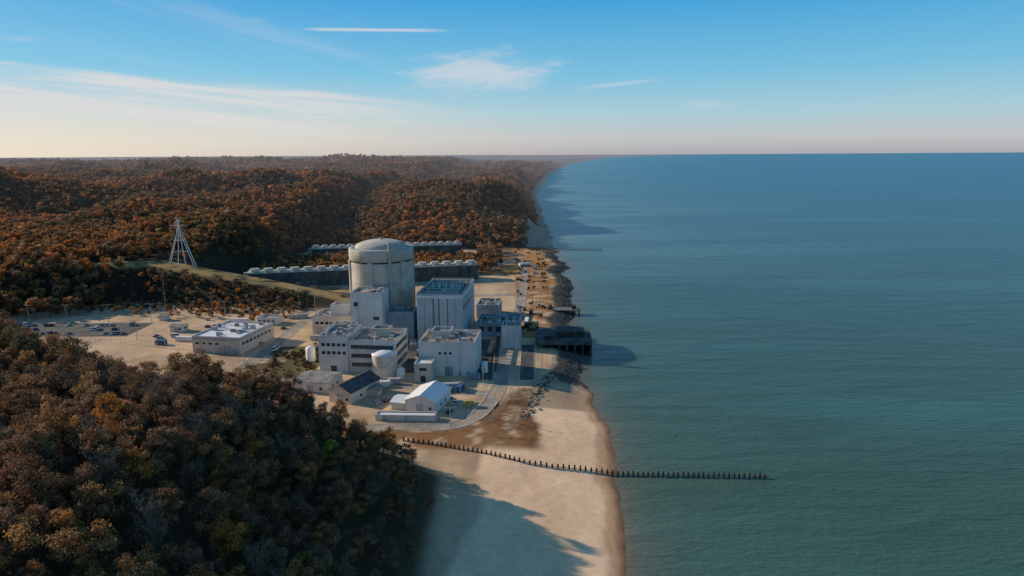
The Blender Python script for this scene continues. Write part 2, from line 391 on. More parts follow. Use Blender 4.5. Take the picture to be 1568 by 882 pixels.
# ------------------------------------------------------------ trees
def tree_mesh(name,seed,H,R,ncl,nleaf,ls,bare=False,mat=('bark','leaf'),flat=.40,zc=.64):
    r=np.random.default_rng(seed); segs=[]
    cl=[]
    for i in range(ncl):
        d=r.normal(size=3); d/=np.linalg.norm(d); q=r.uniform(.25,1)**.5
        cl.append((d[0]*R*q*.8,d[1]*R*q*.8,H*zc+d[2]*H*flat*q*.85,R*r.uniform(.22,.44)))
    segs.append(((0,0,-1),(r.uniform(-.2,.2),r.uniform(-.2,.2),H*.4),.26,.2))
    segs.append(((0,0,H*.4),(r.uniform(-.5,.5),r.uniform(-.5,.5),H*.8),.2,.06))
    lim=cl if not bare else cl+[(r.uniform(-R,R)*.8,r.uniform(-R,R)*.8,H*r.uniform(.5,1),1) for _ in range(10)]
    for c in lim[:(12 if not bare else 99)]:
        b=(0,0,H*r.uniform(.25,.6)); mid=((c[0]*.5),(c[1]*.5),(b[2]+c[2])/2+.4)
        segs.append((b,mid,.13,.09)); segs.append((mid,c[:3],.09,.04))
        if bare:
            for _ in range(6):
                e=(c[0]+r.uniform(-1.3,1.3),c[1]+r.uniform(-1.3,1.3),c[2]+r.uniform(-.2,1.8)); segs.append((mid if r.random()<.4 else c[:3],e,.05,.02))
                for _ in range(2): segs.append((e,(e[0]+r.uniform(-.8,.8),e[1]+r.uniform(-.8,.8),e[2]+r.uniform(0,.9)),.03,.012))
    v,f=tubegeo(segs,3 if bare or nleaf<600 else 5)
    nb=len(f); v=[tuple(a) for a in v]; f=[tuple(a) for a in f]; tint=[1.0]*nb
    cl=np.array(cl); wts=cl[:,3]**2; wts/=wts.sum()
    ci=r.choice(len(cl),nleaf,p=wts); ct=r.uniform(.5,1.45,len(cl))
    d=r.normal(size=(nleaf,3)); d/=np.linalg.norm(d,axis=1)[:,None]
    rad=cl[ci,3]*r.uniform(.45,1.15,nleaf)
    P=cl[ci,:3]+d*rad[:,None]*np.array([1,1,.85])
    N=d+r.normal(size=(nleaf,3))*.55; N/=np.linalg.norm(N,axis=1)[:,None]
    U=np.cross(N,r.normal(size=(nleaf,3))); U/=np.linalg.norm(U,axis=1)[:,None]; W=np.cross(N,U)
    s=(ls*r.uniform(.55,1.3,nleaf))[:,None]; s2=s*r.uniform(.5,1,(nleaf,1))
    Q=np.stack([P-U*s,P-W*s2,P+U*s,P+W*s2],1).reshape(-1,3)
    o=len(v); v+=Q.tolist(); f+=[(o+4*i,o+4*i+1,o+4*i+2,o+4*i+3) for i in range(nleaf)]
    tint+=(ct[ci]*r.uniform(.7,1.25,nleaf)).tolist()
    me=bpy.data.meshes.new(name); me.from_pydata(v,[],f)
    me.materials.append(M[mat[0]]); me.materials.append(M[mat[1]])
    me.polygons.foreach_set('material_index',[0]*nb+[1]*nleaf)
    a=me.color_attributes.new('tint','FLOAT_COLOR','CORNER')
    lt=np.zeros(len(me.polygons),int); me.polygons.foreach_get('loop_total',lt)
    tc=np.repeat(np.array(tint),lt)
    a.data.foreach_set('color',np.stack([tc,tc,tc,np.ones_like(tc)],-1).astype(np.float32).ravel())
    return bpy.data.objects.new(name,me)
def coll(name,objs):
    c=bpy.data.collections.new(name)
    for o in objs: c.objects.link(o)
    return c
near=coll('broadleaf_tree_kit',[tree_mesh('broadleaf_tree',100+i,H,R,n,nl,ls) for i,(H,R,n,nl,ls) in enumerate([(13,3.9,20,2300,.25),(15,4.4,26,2600,.26),(11,3.4,16,1800,.25),(14,3.2,18,1300,.24),(12,4.6,24,2500,.26),(16,3.8,22,2000,.26),(13,4.0,15,1000,.24),(10,3.6,18,2000,.24),(14,4.4,20,1500,.24)])]
   +[tree_mesh('bare_tree',150+i,13,3.4,12,330,.2,True,('greybark','leaf')) for i in range(1)])
farc=coll('distant_tree_kit',[tree_mesh('distant_tree',200+i,12+i%3,4.4+.4*(i%2),11,300,.72,mat=('bark','leaf_far'),flat=.36) for i in range(6)])
shr=coll('shrub_kit',[tree_mesh('shrub',300+i,3.2,1.9,8,260,.3,mat=('bark','shrub'),flat=.42,zc=.5) for i in range(3)])
grn=coll('green_tree_kit',[tree_mesh('green_tree',400+i,11,3.0,16,2000,.24,mat=('bark','leaf_green')) for i in range(2)])
def forest(name,P,sc,co):
    n=len(P); me=bpy.data.meshes.new(name); me.from_pydata(np.asarray(P).tolist(),[],[])
    for an,ty,da in (('sc','FLOAT',np.asarray(sc,np.float32)),('rz','FLOAT',rng.uniform(0,6.28,n).astype(np.float32)),('vi','INT',rng.integers(0,len(co.objects),n).astype(np.int32))):
        a=me.attributes.new(an,ty,'POINT'); a.data.foreach_set('value',da)
    ob=link(bpy.data.objects.new(name,me))
    g=bpy.data.node_groups.new('tree_scatter','GeometryNodeTree')
    g.interface.new_socket('Geometry',in_out='INPUT',socket_type='NodeSocketGeometry')
    g.interface.new_socket('Geometry',in_out='OUTPUT',socket_type='NodeSocketGeometry')
    N=g.nodes; L=g.links
    gi=N.new('NodeGroupInput');go=N.new('NodeGroupOutput')
    ip=N.new('GeometryNodeInstanceOnPoints'); ci=N.new('GeometryNodeCollectionInfo')
    ci.inputs['Collection'].default_value=co; ci.inputs['Separate Children'].default_value=True; ci.inputs['Reset Children'].default_value=True
    def att(nm,ty):
        a=N.new('GeometryNodeInputNamedAttribute'); a.data_type=ty; a.inputs['Name'].default_value=nm; return a.outputs['Attribute']
    cx=N.new('ShaderNodeCombineXYZ'); L.new(att('rz','FLOAT'),cx.inputs[2])
    L.new(gi.outputs[0],ip.inputs['Points']); L.new(ci.outputs[0],ip.inputs['Instance'])
    ip.inputs['Pick Instance'].default_value=True
    L.new(att('vi','INT'),ip.inputs['Instance Index']); L.new(cx.outputs[0],ip.inputs['Rotation'])
    L.new(att('sc','FLOAT'),ip.inputs['Scale']); L.new(ip.outputs[0],go.inputs[0])
    md=ob.modifiers.new('scatter','NODES'); md.node_group=g
    return ob
def jgrid(x0,x1,y0,y1,s):
    a,b=np.meshgrid(np.arange(x0,x1,s),np.arange(y0,y1,s)); a=a.ravel()+rng.uniform(-.45,.45,a.size)*s; b=b.ravel()+rng.uniform(-.45,.45,b.size)*s
    return a,b
def fan(x,y,k=.9,o=140): return np.abs(x)<k*y+o
x,y=jgrid(-420,-8,30,325,5.2); k=(hillA(x,y)>.035+.05*rng.random(len(x)))&((xedge(y)-x)>3)&fan(x,y,1.0,60); x,y=x[k],y[k]
s=rng.uniform(.58,1.1,len(x))*np.interp(hillA(x,y),[0,.3,1],[.45,.82,1])
forest('foreground_forest',np.stack([x,y,height(x,y)-.2],-1),s,near)
gp=np.array([(-54,190),(-48,142),(-84,120)],float)
forest('green_tree_group',np.stack([gp[:,0],gp[:,1],height(gp[:,0],gp[:,1])+1],-1),[.9,.7,.7],grn)
def cleared(x,y):
    return ((x>-232)&(y>520)&(y<768)&(x<-28))
P=[];S=[]
for (x0,x1,y0,y1,sp_,s0,s1) in [(-900,60,400,1500,7.2,.6,1.2),(-1900,90,1500,2600,11,1.0,1.6),(-4200,350,2600,5200,20,1.7,2.5)]:
    x,y=jgrid(x0,x1,y0,y1,sp_); d=coast(y)-x; yc_,zc_=crest(x)
    rl_=roll(x,y)
    inC=(rl_>.04)&(d>np.where((y>800)&(y<1040),34,18))&~((x>-25)&(y<800))
    inB=(rl_<=.04)&(x<-150)&(y>yc_-76)&(zc_>10)&~((x>-330)&(np.abs(y-yc_+1)<14))&~cleared(x,y)&~((x>-262)&(y>yc_-10))
    sparse=(x>-255)&(rl_<=.04)&(rng.random(len(x))<.3)
    k=(inC|(inB&~sparse))&fan(x,y); x,y=x[k],y[k]
    P.append(np.stack([x,y,height(x,y)-.3],-1))
    ss_=rng.uniform(s0,s1,len(x)); ss_[(roll(x,y)<=.04)&(x>-300)]*=.45; S.append(ss_)
P=np.concatenate(P);S=np.concatenate(S); print('far trees',len(P))
forest('distant_forest',P,S,farc)
x,y=jgrid(-34,-8,620,770,6.5); k=rng.random(len(x))<.75; x,y=x[k],y[k]
x2,y2=jgrid(-228,-36,618,685,5.5); k=rng.random(len(x2))<.9; x=np.concatenate([x,x2[k]]);y=np.concatenate([y,y2[k]])
forest('cooling_yard_trees',np.stack([x,y,height(x,y)],-1),rng.uniform(.7,1.08,len(x)),farc)
x,y=jgrid(-340,55,236,790,3.6); d=coast(y)-x
q=fbm(x/14,y/14,3,99); yc_,zc_=crest(x)
k=(((x>4)&(y>400)&(d>17)&(q>.62))|((hillA(x,y)>.003)&(hillA(x,y)<.25)&(x>-90)&(q>.3))|((x>-135)&(x<-102)&(y<385)&(y>300)&(q>.48))|((x>-335)&(x<-145)&(y>yc_-56)&(y<yc_-10)&(q>.30)))
x,y=x[k],y[k]
forest('dune_shrubs',np.stack([x,y,height(x,y)-.2],-1),rng.uniform(.3,.9,len(x)),shr)

# ------------------------------------------------------------ roads
def strip(name,pts,w,mat,z=.03):
    pts=[Vector(p) for p in pts]; sm=[]
    for i in range(len(pts)-1):
        p0=pts[max(i-1,0)];p1=pts[i];p2=pts[i+1];p3=pts[min(i+2,len(pts)-1)]
        for k in range(10):
            t=k/10; sm.append(.5*((2*p1)+(-p0+p2)*t+(2*p0-5*p1+4*p2-p3)*t*t+(-p0+3*p1-3*p2+p3)*t**3))
    sm.append(pts[-1]); v=[];f=[]
    for i,p in enumerate(sm):
        d=(sm[min(i+1,len(sm)-1)]-sm[max(i-1,0)]).normalized(); n=Vector((-d.y,d.x))
        for s in (-1,1):
            q=p+n*w/2*s; v.append((q.x,q.y,GZ+z))
    for i in range(len(sm)-1): f.append((2*i,2*i+1,2*i+3,2*i+2))
    return mesh_obj(name,v,f,M[mat]),sm
def road(name,pts,w,mat,z=.03):
    o,sm=strip(name,pts,w,mat,z)
    for s in (-1,1):
        v=[];f=[]
        for i,p in enumerate(sm):
            d=(sm[min(i+1,len(sm)-1)]-sm[max(i-1,0)]).normalized(); n=Vector((-d.y,d.x))
            for q,h in ((p+n*(w/2+.01)*s,0),(p+n*(w/2+.01)*s,.15),(p+n*(w/2+.3)*s,.15),(p+n*(w/2+.3)*s,0)): v.append((q.x,q.y,GZ+h))
        for i in range(len(sm)-1):
            for k in range(3): f.append((4*i+k,4*i+k+1,4*i+5+k,4*i+4+k))
        mesh_obj('kerb',v,f,M['concrete'],o)
road('access_road',[(-75,256),(-50,260),(-27,260),(-16,270),(-10,288),(-6,312),(-3,364),(3,441),(9,550),(11,640),(6,720)],6.5,'old_asphalt')
road('plant_road',[(-139,296),(-139,330),(-138,392),(-137,445),(-130,478),(-118,500),(-80,515),(-30,520),(6,524)],7,'old_asphalt',.038)
road('service_lane',[(-10,300),(-22,300),(-60,312),(-100,318),(-137,318)],5,'old_asphalt',.046)
road('service_road',[(7,318),(8,350),(9,380)],7,'asphalt',.05)
v,f=boxgeo([(-345,-236,404,438,GZ-.5,GZ+.06)]); lot=mesh_obj('parking_lot',v,f,M['asphalt'])
ln=[]
for r_ in range(3):
    y0=407+r_*11
    for i in range(35): ln.append((-338+i*2.8,-337.88+i*2.8,y0,y0+4.8,GZ+.05,GZ+.066))
v,f=boxgeo(ln); mesh_obj('bay_lines',v,f,M['line'],lot)
v,f=boxgeo([(-19,-10,318,392,GZ-.5,GZ+.055),(-9.5,-7.2,330,440,GZ-.5,GZ+.058),(-64,-46.8,330,388,GZ-.5,GZ+.052)]); mesh_obj('yard_pavement',v,f,M['asphalt'])

# ------------------------------------------------------------ reactor containment
b=Bld('reactor_containment_building',-81.5,423,0)
R=19.3
b.lathe('shell',[(R,-1),(R,43.6)],'concrete',96)
b.lathe('shadow_gap',[(R,43.6),(R-.5,43.7),(R-.5,44.4),(R,44.5)],'dark',96)
b.lathe('ring_girder',[(R,44.5),(R+.6,44.8),(R+.6,51.4),(R+.2,51.8),(R-2.6,51.8),(R-2.6,51.2)],'concrete',96)
prof=[(R-2.7,51.2)]+[((R-3.4)*math.cos(a),51.9+4.7*math.sin(a)) for a in np.linspace(0,math.pi/2-.001,14)]
b.lathe('dome',prof,'concrete',96)
pv=[];pf=[]
for k in range(6):
    a=math.radians(20+60*k); ca_,sa=math.cos(a),math.sin(a)
    bv,bf=boxgeo([(R-.5,R+1.0,-1.5,1.5,-1,44.4)]); o=len(pv)
    pv+=[(x_*ca_-y_*sa,x_*sa+y_*ca_,z_) for x_,y_,z_ in bv]; pf+=[tuple(i+o for i in q) for q in bf]
mesh_obj('buttresses',pv,pf,M['concrete'],b.r)
for z in (10,20,31): b.lathe('construction_joint',[(R,z),(R+.06,z+.05),(R+.06,z+.2),(R,z+.25)],'concrete_dark',96)
b.tube('vent_stack',[((8.5,-19.4,0),(8.5,-19.4,57),.9,.9)],'steel',12)
b.tube('stack_braces',[((8.5,-19,z),(7.5,-17.4,z),.15,.15) for z in (12,24,36,46)],'steel')
b.tube('ladder',[((-9,-18,0),(-9,-18,51),.12,.12),((-9.7,-17.7,0),(-9.7,-17.7,51),.12,.12)]+[((-9,-18,z),(-9.7,-17.7,z),.06,.06) for z in np.arange(0,51,1.5)],'steel',4)
sg=[]
for i in range(48):
    a=2*math.pi*i/48;a2=2*math.pi*(i+1)/48; rr=R+.4
    sg+=[((rr*math.cos(a),rr*math.sin(a),51.8),(rr*math.cos(a),rr*math.sin(a),53),.05,.05),((rr*math.cos(a),rr*math.sin(a),53),(rr*math.cos(a2),rr*math.sin(a2),53),.05,.05)]
b.tube('roof_railing',sg,'steel',4)
b.cyl('dome_vent',[(0,0,56,57.4,1.2,1.0)],'steel',16)

b=Bld('auxiliary_building',-93.5,386,-4)
b.block(18.5,17,30,'white_wall','roof_tan')
b.box('panel_joints',[(x,x+.12,-.05,.02,0,29.7) for x in (4.6,9.2,13.8)],'concrete_dark')
b.box('side_joints',[(18.48,18.55,y,y+.12,0,29.7) for y in (5,11)],'concrete_dark')
b.box('louvers',[(2,4.2,-.12,.02,22,24.5),(13,16.5,-.12,.02,14,16)],'window'); b.clutter(2,17,2,15,29.1,6,3,3)
b=Bld('fuel_handling_building',-76,392,-4)
b.block(18,14,17,'bluegrey','roof_dark'); b.clutter(1,17,1,13,16.1,10,5,3)
b.box('doors',[(3,7,-.08,.02,0,5),(10,12,-.08,.02,0,3)],'dark')
b=Bld('radwaste_building',-123,408,-5)
b.block(24,20,11,'beige','roof_grey'); b.box('window_band',[(2+i*3.1,4.2+i*3.1,-.06,.02,6,7.6) for i in range(7)],'window')
b.block(12,10,6,'white_wall','roof_tan',z0=10.9,x0=10,y0=6,name='penthouse'); b.clutter(1,9,2,18,10.1,6,9,2.5)
b.box('garage_doors',[(3,7,-.08,.02,0,4.2),(15,19,-.08,.02,0,4.2)],'steel')
b=Bld('annex_building',-104,372,-5)
b.block(14,14,13,'white_wall','roof_grey'); b.clutter(1,13,1,13,12.1,7,12,3); b.box('window_band',[(1.5+i*2.8,3.2+i*2.8,-.06,.02,8.5,10) for i in range(4)],'window')

b=Bld('office_building',-98,333,-6)
b.block(15,24,18.5,'white_wall','roof_grey',name='west_wing')
b.block(24,25,16.5,'white_wall','roof_tan',x0=15.2,y0=1.0,name='east_wing')
wb=[];mu=[];sl=[]
for z in (3,7.6,12.2):
    wb.append((16.5,38.4,.90,1.05,z,z+1.9)); sl.append((16.2,38.8,.72,1.02,z-.35,z-.05))
    for i in range(15): mu.append((16.5+i*1.56,16.65+i*1.56,.82,.98,z,z+1.9))
    wb.append((39.15,39.3,3,24,z,z+1.9)); sl.append((39.18,39.5,2.7,24.3,z-.35,z-.05))
    for i in range(12): mu.append((39.2,39.38,3+i*1.9,3.14+i*1.9,z,z+1.9))
for z in (9.2,13.4):
    for i in range(5): wb.append((1.6+i*2.7,3.4+i*2.7,-.06,.02,z,z+1.6))
wb.append((6,9,-.1,.02,0,3.2))
b.box('windows',wb,'window'); b.box('mullions',mu,'steel'); b.box('sills',sl,'concrete')
b.clutter(1,14,2,22,17.6,11,21,3.2); b.clutter(17,38,3,24,15.6,9,22,3.5)
b.block(9,8,4,'beige','roof_grey',z0=15.6,x0=24,y0=12,name='plant_room'); b.rail(1,14,1,23,18.8)

b=Bld('turbine_building',-56,391,-5)
b.block(27,50,28,'grey_wall','roof_dark',par=1.2)
b.box('vertical_louver_bands',[(9.5,10.3,-.15,.02,1,26),(12.8,13.6,-.15,.02,1,26),(18,18.6,-.15,.02,1,26)],'concrete_dark')
b.box('cladding_ribs',[(x,x+.3,-.12,.02,0,27.8) for x in (4.5,22.5)]+[(26.98,27.12,y,y+.3,0,27.8) for y in np.arange(6,49,6.2)],'bluegrey')
b.box('base_band',[(-.1,27.1,-.1,50.1,0,2.4)],'concrete'); b.box('cornice',[(-.2,27.2,-.2,-.01,25.6,27),(27.01,27.2,0,50,25.6,27)],'white_paint')
b.box('side_windows',[(27.0,27.1,3+i*6.2,7+i*6.2,18,20.5) for i in range(7)],'window')
for i in range(5):
    b.box('roof_monitor',[(3,24,4+i*9.4,5.0+i*9.4,26.8,28.9)],'steel')
b.clutter(2,25,3,47,26.8,26,31,3.6); b.rail(.6,26.4,.6,49.4,28.3)
b.tube('steam_vents',[((6+i*4,20,26.8),(6+i*4,20,31),.35,.35) for i in range(4)],'white_paint',10)

b=Bld('service_building',-46.5,326,-5)
b.block(28,25,17,'white_wall','roof_tan'); b.block(10,10,3.4,'beige','roof_grey',z0=16,x0=4,y0=12,name='stair_head')
b.clutter(2,26,2,11,16.1,12,41,3); b.clutter(15,26,12,23,16.1,7,42,3); b.rail(.6,27.4,.6,24.4,17.3)
b.box('doors',[(13,17,-.08,.02,0,4.6),(20,21.2,-.08,.02,0,2.3),(24,25.2,-.08,.02,0,2.3)],'bluegrey')
b.box('panel_joints',[(x,x+.12,-.04,.02,0,16.8) for x in (7,14,21)]+[(27.98,28.05,y,y+.12,0,16.8) for y in (6,12,18)],'concrete_dark')
b.box('high_windows',[(10+i*2.6,11.4+i*2.6,-.06,.02,11,12.2) for i in range(3)],'window')
b=Bld('pump_house',-47.5,316,-5); b.block(8.5,8,9,'beige','roof_white',par=.3); b.box('door',[(3,5.4,-.08,.02,0,3)],'dark'); b.box('louver',[(2.5,6,-.08,.02,5.5,7)],'dark')

b=Bld('storage_tank',-63.5,326,0)
b.lathe('shell',[(6.2,0),(6.2,11.4)],'beige',48); b.lathe('roof',[(6.35,11.4),(6.35,11.6),(3,12.5),(0.01,12.9)],'white_paint',48)
for z in (2.9,5.8,8.7): b.lathe('weld_band',[(6.2,z),(6.26,z+.03),(6.26,z+.12),(6.2,z+.15)],'steel',48)
b.tube('stair',[((6.6*math.cos(a),6.6*math.sin(a),z),(6.6*math.cos(a+.25),6.6*math.sin(a+.25),z+1.3),.12,.12) for a,z in [(-2.6+.25*i,1.3*i) for i in range(9)]],'steel')
b.tube('rim_rail',[((6.2*math.cos(a),6.2*math.sin(a),12.4),(6.2*math.cos(a+.3),6.2*math.sin(a+.3),12.4),.05,.05) for a in np.arange(0,6.28,.3)],'steel',4)
for (tx,ty,tr,th) in ((-55,322,2.1,4.5),(-108,352,2.5,7),(1,398,3.2,9),(-14,330,1.6,5)):
    b=Bld('small_storage_tank',tx,ty,0); b.lathe('shell',[(tr,0),(tr,th),(tr*.6,th+.7),(.01,th+.9)],'white_paint',28); b.tube('ladder',[((tr+.15,-.25,0),(tr+.15,-.25,th+.6),.05,.05),((tr+.15,.25,0),(tr+.15,.25,th+.6),.05,.05)],'steel',4)

def gable(name,x,y,W,D_,H,rh,rot,wall,roof,along='y',doors=True):
    b=Bld(name,x,y,rot)
    b.box('plinth',[(-.1,W+.1,-.1,D_+.1,-.5,.3)],'concrete')
    if along=='y': v=[(0,0,0),(W,0,0),(W,D_,0),(0,D_,0),(0,0,H),(W,0,H),(W,D_,H),(0,D_,H),(W/2,0,H+rh),(W/2,D_,H+rh)]; f=[(0,1,5,8,4),(1,2,6,5),(2,3,7,9,6),(3,0,4,7)]; e=.6;rr=[((-e,-e,H-rh*e/(W/2)),(W/2,-e,H+rh),(W/2,D_+e,H+rh),(-e,D_+e,H-rh*e/(W/2))),((W+e,-e,H-rh*e/(W/2)),(W+e,D_+e,H-rh*e/(W/2)),(W/2,D_+e,H+rh),(W/2,-e,H+rh))]
    else: v=[(0,0,0),(W,0,0),(W,D_,0),(0,D_,0),(0,0,H),(W,0,H),(W,D_,H),(0,D_,H),(0,D_/2,H+rh),(W,D_/2,H+rh)]; f=[(0,1,5,4),(1,2,6,9,5),(2,3,7,6),(3,0,4,8,7)]; e=.6;rr=[((-e,-e,H-rh*e/(D_/2)),(W+e,-e,H-rh*e/(D_/2)),(W+e,D_/2,H+rh),(-e,D_/2,H+rh)),((-e,D_+e,H-rh*e/(D_/2)),(-e,D_/2,H+rh),(W+e,D_/2,H+rh),(W+e,D_+e,H-rh*e/(D_/2)))]
    mesh_obj('walls',v,f,M[wall],b.r)
    v=[];f=[]
    for q in rr:
        o=len(v); v+=[(a,b_,c+.06) for a,b_,c in q]+[(a,b_,c+.28) for a,b_,c in q]
        f+=[tuple(i+o for i in g_) for g_ in BF]
    mesh_obj('roof',v,f,M[roof],b.r)
    if doors: b.box('doors',[(W*.35,W*.35+3.4,-.08,.02,.3,H*.75)],'steel'); b.box('windows',[(W*.75,W*.75+1.4,-.06,.02,1.5,2.8),(W+.0,W+.06,D_*.3,D_*.3+1.4,1.5,2.8),(W,W+.06,D_*.6,D_*.6+1.4,1.5,2.8)],'window')
    return b
gable('white_metal_shed',-46,277,14,19,5.2,2.6,-14,'white_wall','roof_white','y')
gable('lean_to_shed',-52.5,280,6,9,3.2,.8,-14,'white_wall','roof_white','x',False)
gable('grey_gabled_shed',-82,290,12,22,5.5,2.8,-24,'beige','roof_dark','y')
gable('storage_shed',-101,303,16,16,5,1.6,-12,'white_wall','roof_grey','x')
gable('small_shed',-66,296,5,6,3,1,-8,'beige','roof_grey','y',False)
b=Bld('low_flat_shed',-57,267,-3); b.block(25,4.5,2.2,'white_wall','roof_white',par=.1)
b.box('door',[(3,5,-.06,.02,0,1.9),(12,14,-.06,.02,0,1.9)],'steel')

b=Bld('warehouse',-179,369,-10)
b.block(29,36,9.2,'beige','roof_white',par=.4)
b.box('eave_band',[(-.08,29.1,-.1,-.01,7.4,8.6),(29.01,29.1,0,36,7.4,8.6)],'steel')
b.box('window_strip',[(29.02,29.12,2+i*4,4.6+i*4,4.6,6.2) for i in range(8)]+[(2+i*4,4+i*4,-.08,.0,4.8,6) for i in range(4)],'window')
b.box('roller_doors',[(19,23,-.1,.02,0,4.6),(25,27,-.1,.02,0,2.6)],'steel'); b.clutter(2,27,3,33,8.8,14,51,2.6)
gable('gatehouse',-214,414,8,7,3.4,1.2,-8,'white_wall','roof_grey','x')
gable('guard_hut',-236,444,5,5,3,1,-8,'white_wall','roof_grey','x',False)
b=Bld('security_building',-166,432,-8); b.block(13,10,4.5,'white_wall','roof_tan'); b.box('windows',[(1+i*3,3+i*3,-.06,.02,1.4,3) for i in range(4)],'window')

b=Bld('electrical_building',-24,446,-5); b.block(15,22,9,'bluegrey','roof_grey'); b.clutter(1,14,1,20,8.1,8,61,3); b.box('doors',[(3,5,-.06,.02,0,3),(9,11,-.06,.02,0,3)],'dark')
b=Bld('water_treatment_building',-22,400,-5); b.block(26,24,8.0,'bluegrey','roof_dark'); b.clutter(1,25,1,23,7.1,26,62,3.4); b.box('louvers',[(2+i*5,5+i*5,-.06,.02,3,6) for i in range(4)],'dark')
b=Bld('screen_house',-6,374,-5); b.block(10.5,11,13,'grey_wall','roof_grey'); b.box('panel_joints',[(x,x+.12,-.05,.02,0,12.8) for x in (3.5,7)],'concrete_dark'); b.clutter(1,9,1,10,12.1,5,63,2.4)
b=Bld('pipe_rack',-14,344,-4)
b.box('frame',[(x,x+.35,y,y+.35,0,5) for x in (0,3) for y in range(0,30,6)]+[(0.4,3,y,y+.35,4.6,5) for y in range(0,30,6)],'dark')
b.tube('pipes',[((.6+i*.7,-1,5.3),(.6+i*.7,30,5.3),.2,.2) for i in range(4)],'casing',8)
b=Bld('intake_structure',17,372,-3,0)
b.box('deck',[(-4,28,0,27,6.2,8.4)],'casing'); b.box('piers',[(x,x+1.4,.3,26.5,-6,6.2) for x in np.arange(0,28,4.4)],'dark'); b.box('rear_wall',[(-3.8,27.5,13,14,-5,6.2)],'dark')
b.box('gate_housing',[(8,24,9,22,8.4,11.6),(1,6,4,10,8.4,10.4)],'dark'); b.box('gantry',[(9,9.5,2,2.5,8.4,13),(19,19.5,2,2.5,8.4,13),(9,19.5,2,2.5,13,13.5)],'rust'); b.rail(-3.5,27.6,.4,26.6,8.4,'dark')
b=Bld('discharge_pier',27,468,-2,0); b.box('deck',[(0,21,0,9,3.4,4.2)],'concrete_dark'); b.box('piles',[(x,x+.6,y,y+.6,-6,3.4) for x in np.arange(1,21,3.8) for y in (.6,7.8)],'dark'); b.box('hoist',[(15,18,3,6,4.2,6.8)],'dark'); b.rail(.2,20.8,.2,8.8,4.2,'dark')

def cooling(name,x0,y0,x1,y1,H=14.5,Dp=13,cells=18):
    L=math.hypot(x1-x0,y1-y0); rot=math.degrees(math.atan2(y1-y0,x1-x0)); b=Bld(name,x0,y0,rot)
    b.box('louvered_casing',[(0,L,0,Dp,-1,H-2.6)],'casing'); b.box('fan_deck',[(-.3,L+.3,-.5,Dp+.5,H-2.6,H-1.6)],'stackgrp')
    cw=L/cells; fr=[];lv=[]
    for i in range(cells+1): fr.append((i*cw-.13,i*cw+.13,-.35,-.01,0,H-2.61))
    for z in np.arange(1.5,H-3,1.7): lv.append((.0,L,-.22,-.005,z,z+.22))
    b.box('frames',fr,'concrete_dark'); b.box('louver_blades',lv,'roof_dark')
    b.cyl('fan_stacks',[((i+.5)*cw,Dp/2,H-1.6,H+.9,cw*.38,cw*.33) for i in range(cells)],'stackgrp',20)
    b.cyl('fan_hubs',[((i+.5)*cw,Dp/2,H+.9,H+1.2,1.0,.8) for i in range(cells)],'steel',10)
    b.box('gear_boxes',[((i+.5)*cw-1,(i+.5)*cw+1,.2,1.6,H-1.6,H) for i in range(cells)],'steel')
    b.rail(0,L,-.3,Dp+.3,H-1.6,'stackgrp')
    b.box('end_stair',[(-3,-.4,2,5,-1,H-1.7)],'steel')
cooling('cooling_tower',-217,551,-30,592,15.2); cooling('cooling_tower',-207,700,-54,730,15.0)

def tower(x,y,H=36):
    z=float(height(np.array(x),np.array(y))); b=Bld('transmission_tower',x,y,10,z)
    sg=[]
    feet=[(-10,-3),(-10,3),(10,-3),(10,3),(-3,0),(3,0)]
    for i,(a,c) in enumerate(feet):
        tx=-a*.16; sg.append(((a,c,-2),(tx,c*.2,H+(2 if i%2 else -1)),.40,.24))
    for h,w in ((.30,6.6),(.55,4.4),(.80,2.0)):
        z_=H*h; sg+=[((-w,-2*(1-h),z_),(w,-2*(1-h),z_),.14,.14),((-w,2*(1-h),z_),(w,2*(1-h),z_),.14,.14)]
    sg+=[((-7.4,0,H*.28),(2.2,0,H*.8),.12,.12),((7.4,0,H*.28),(-2.2,0,H*.8),.12,.12),((-6.5,0,H*.88),(6.5,0,H*.88),.25,.25)]
    b.tube('lattice_legs',sg,'white_paint',6)
    b.tube('insulators',[((x_,0,H*.88),(x_,0,H*.88-2.2),.16,.16) for x_ in (-6,-2,2,6)],'steel',6)
tower(-264,540)
def pole(name,x,y,H,arm=True,mat='steel'):
    z=float(height(np.array(x),np.array(y))); b=Bld(name,x,y,random.uniform(-20,20),z)
    b.tube('pole',[((0,0,-1),(0,0,H),.2,.12)],mat,8)
    if arm: b.tube('arm',[((0,0,H-.3),(1.8,0,H),.08,.06),((0,0,H-.3),(-1.8,0,H),.08,.06)],mat,6); b.box('lamp_heads',[(1.5,2.3,-.2,.2,H-.1,H+.1),(-2.3,-1.5,-.2,.2,H-.1,H+.1)],mat)
for (x_,y_,h_) in [(-320,440,12),(-295,440,12),(-268,441,12),(-240,442,12),(-225,396,12),(-190,440,14),(-170,362,11),(-144,400,12),(-143,350,12),(-133,450,22),(-110,365,12),(-30,318,10),(-8,268,9),(-25,258,9),(-14,310,9),(5,330,10),(5,440,10),(4,500,10),(16,560,10),(-60,300,9),(-205,380,11)]:
    pole('street_lamp',x_,y_,h_)
def upole(x,y,H):
    z=float(height(np.array(x),np.array(y))); b=Bld('utility_pole',x,y,15,z)
    b.tube('pole',[((0,0,-1),(0,0,H),.24,.15)],'greybark',8); b.box('crossarm',[(-2.2,2.2,-.12,.12,H-1.6,H-1.3)],'greybark')
    b.cyl('insulators',[(q,0,H-1.3,H-.9,.12,.08) for q in (-2,-.9,.9,2)],'steel',8)
for (x_,y_,h_) in [(-232,446,34),(-150,470,20),(-175,452,18),(-205,455,18),(-52,500,16),(14,470,12),(20,600,12),(16,680,12)]: upole(x_,y_,h_)

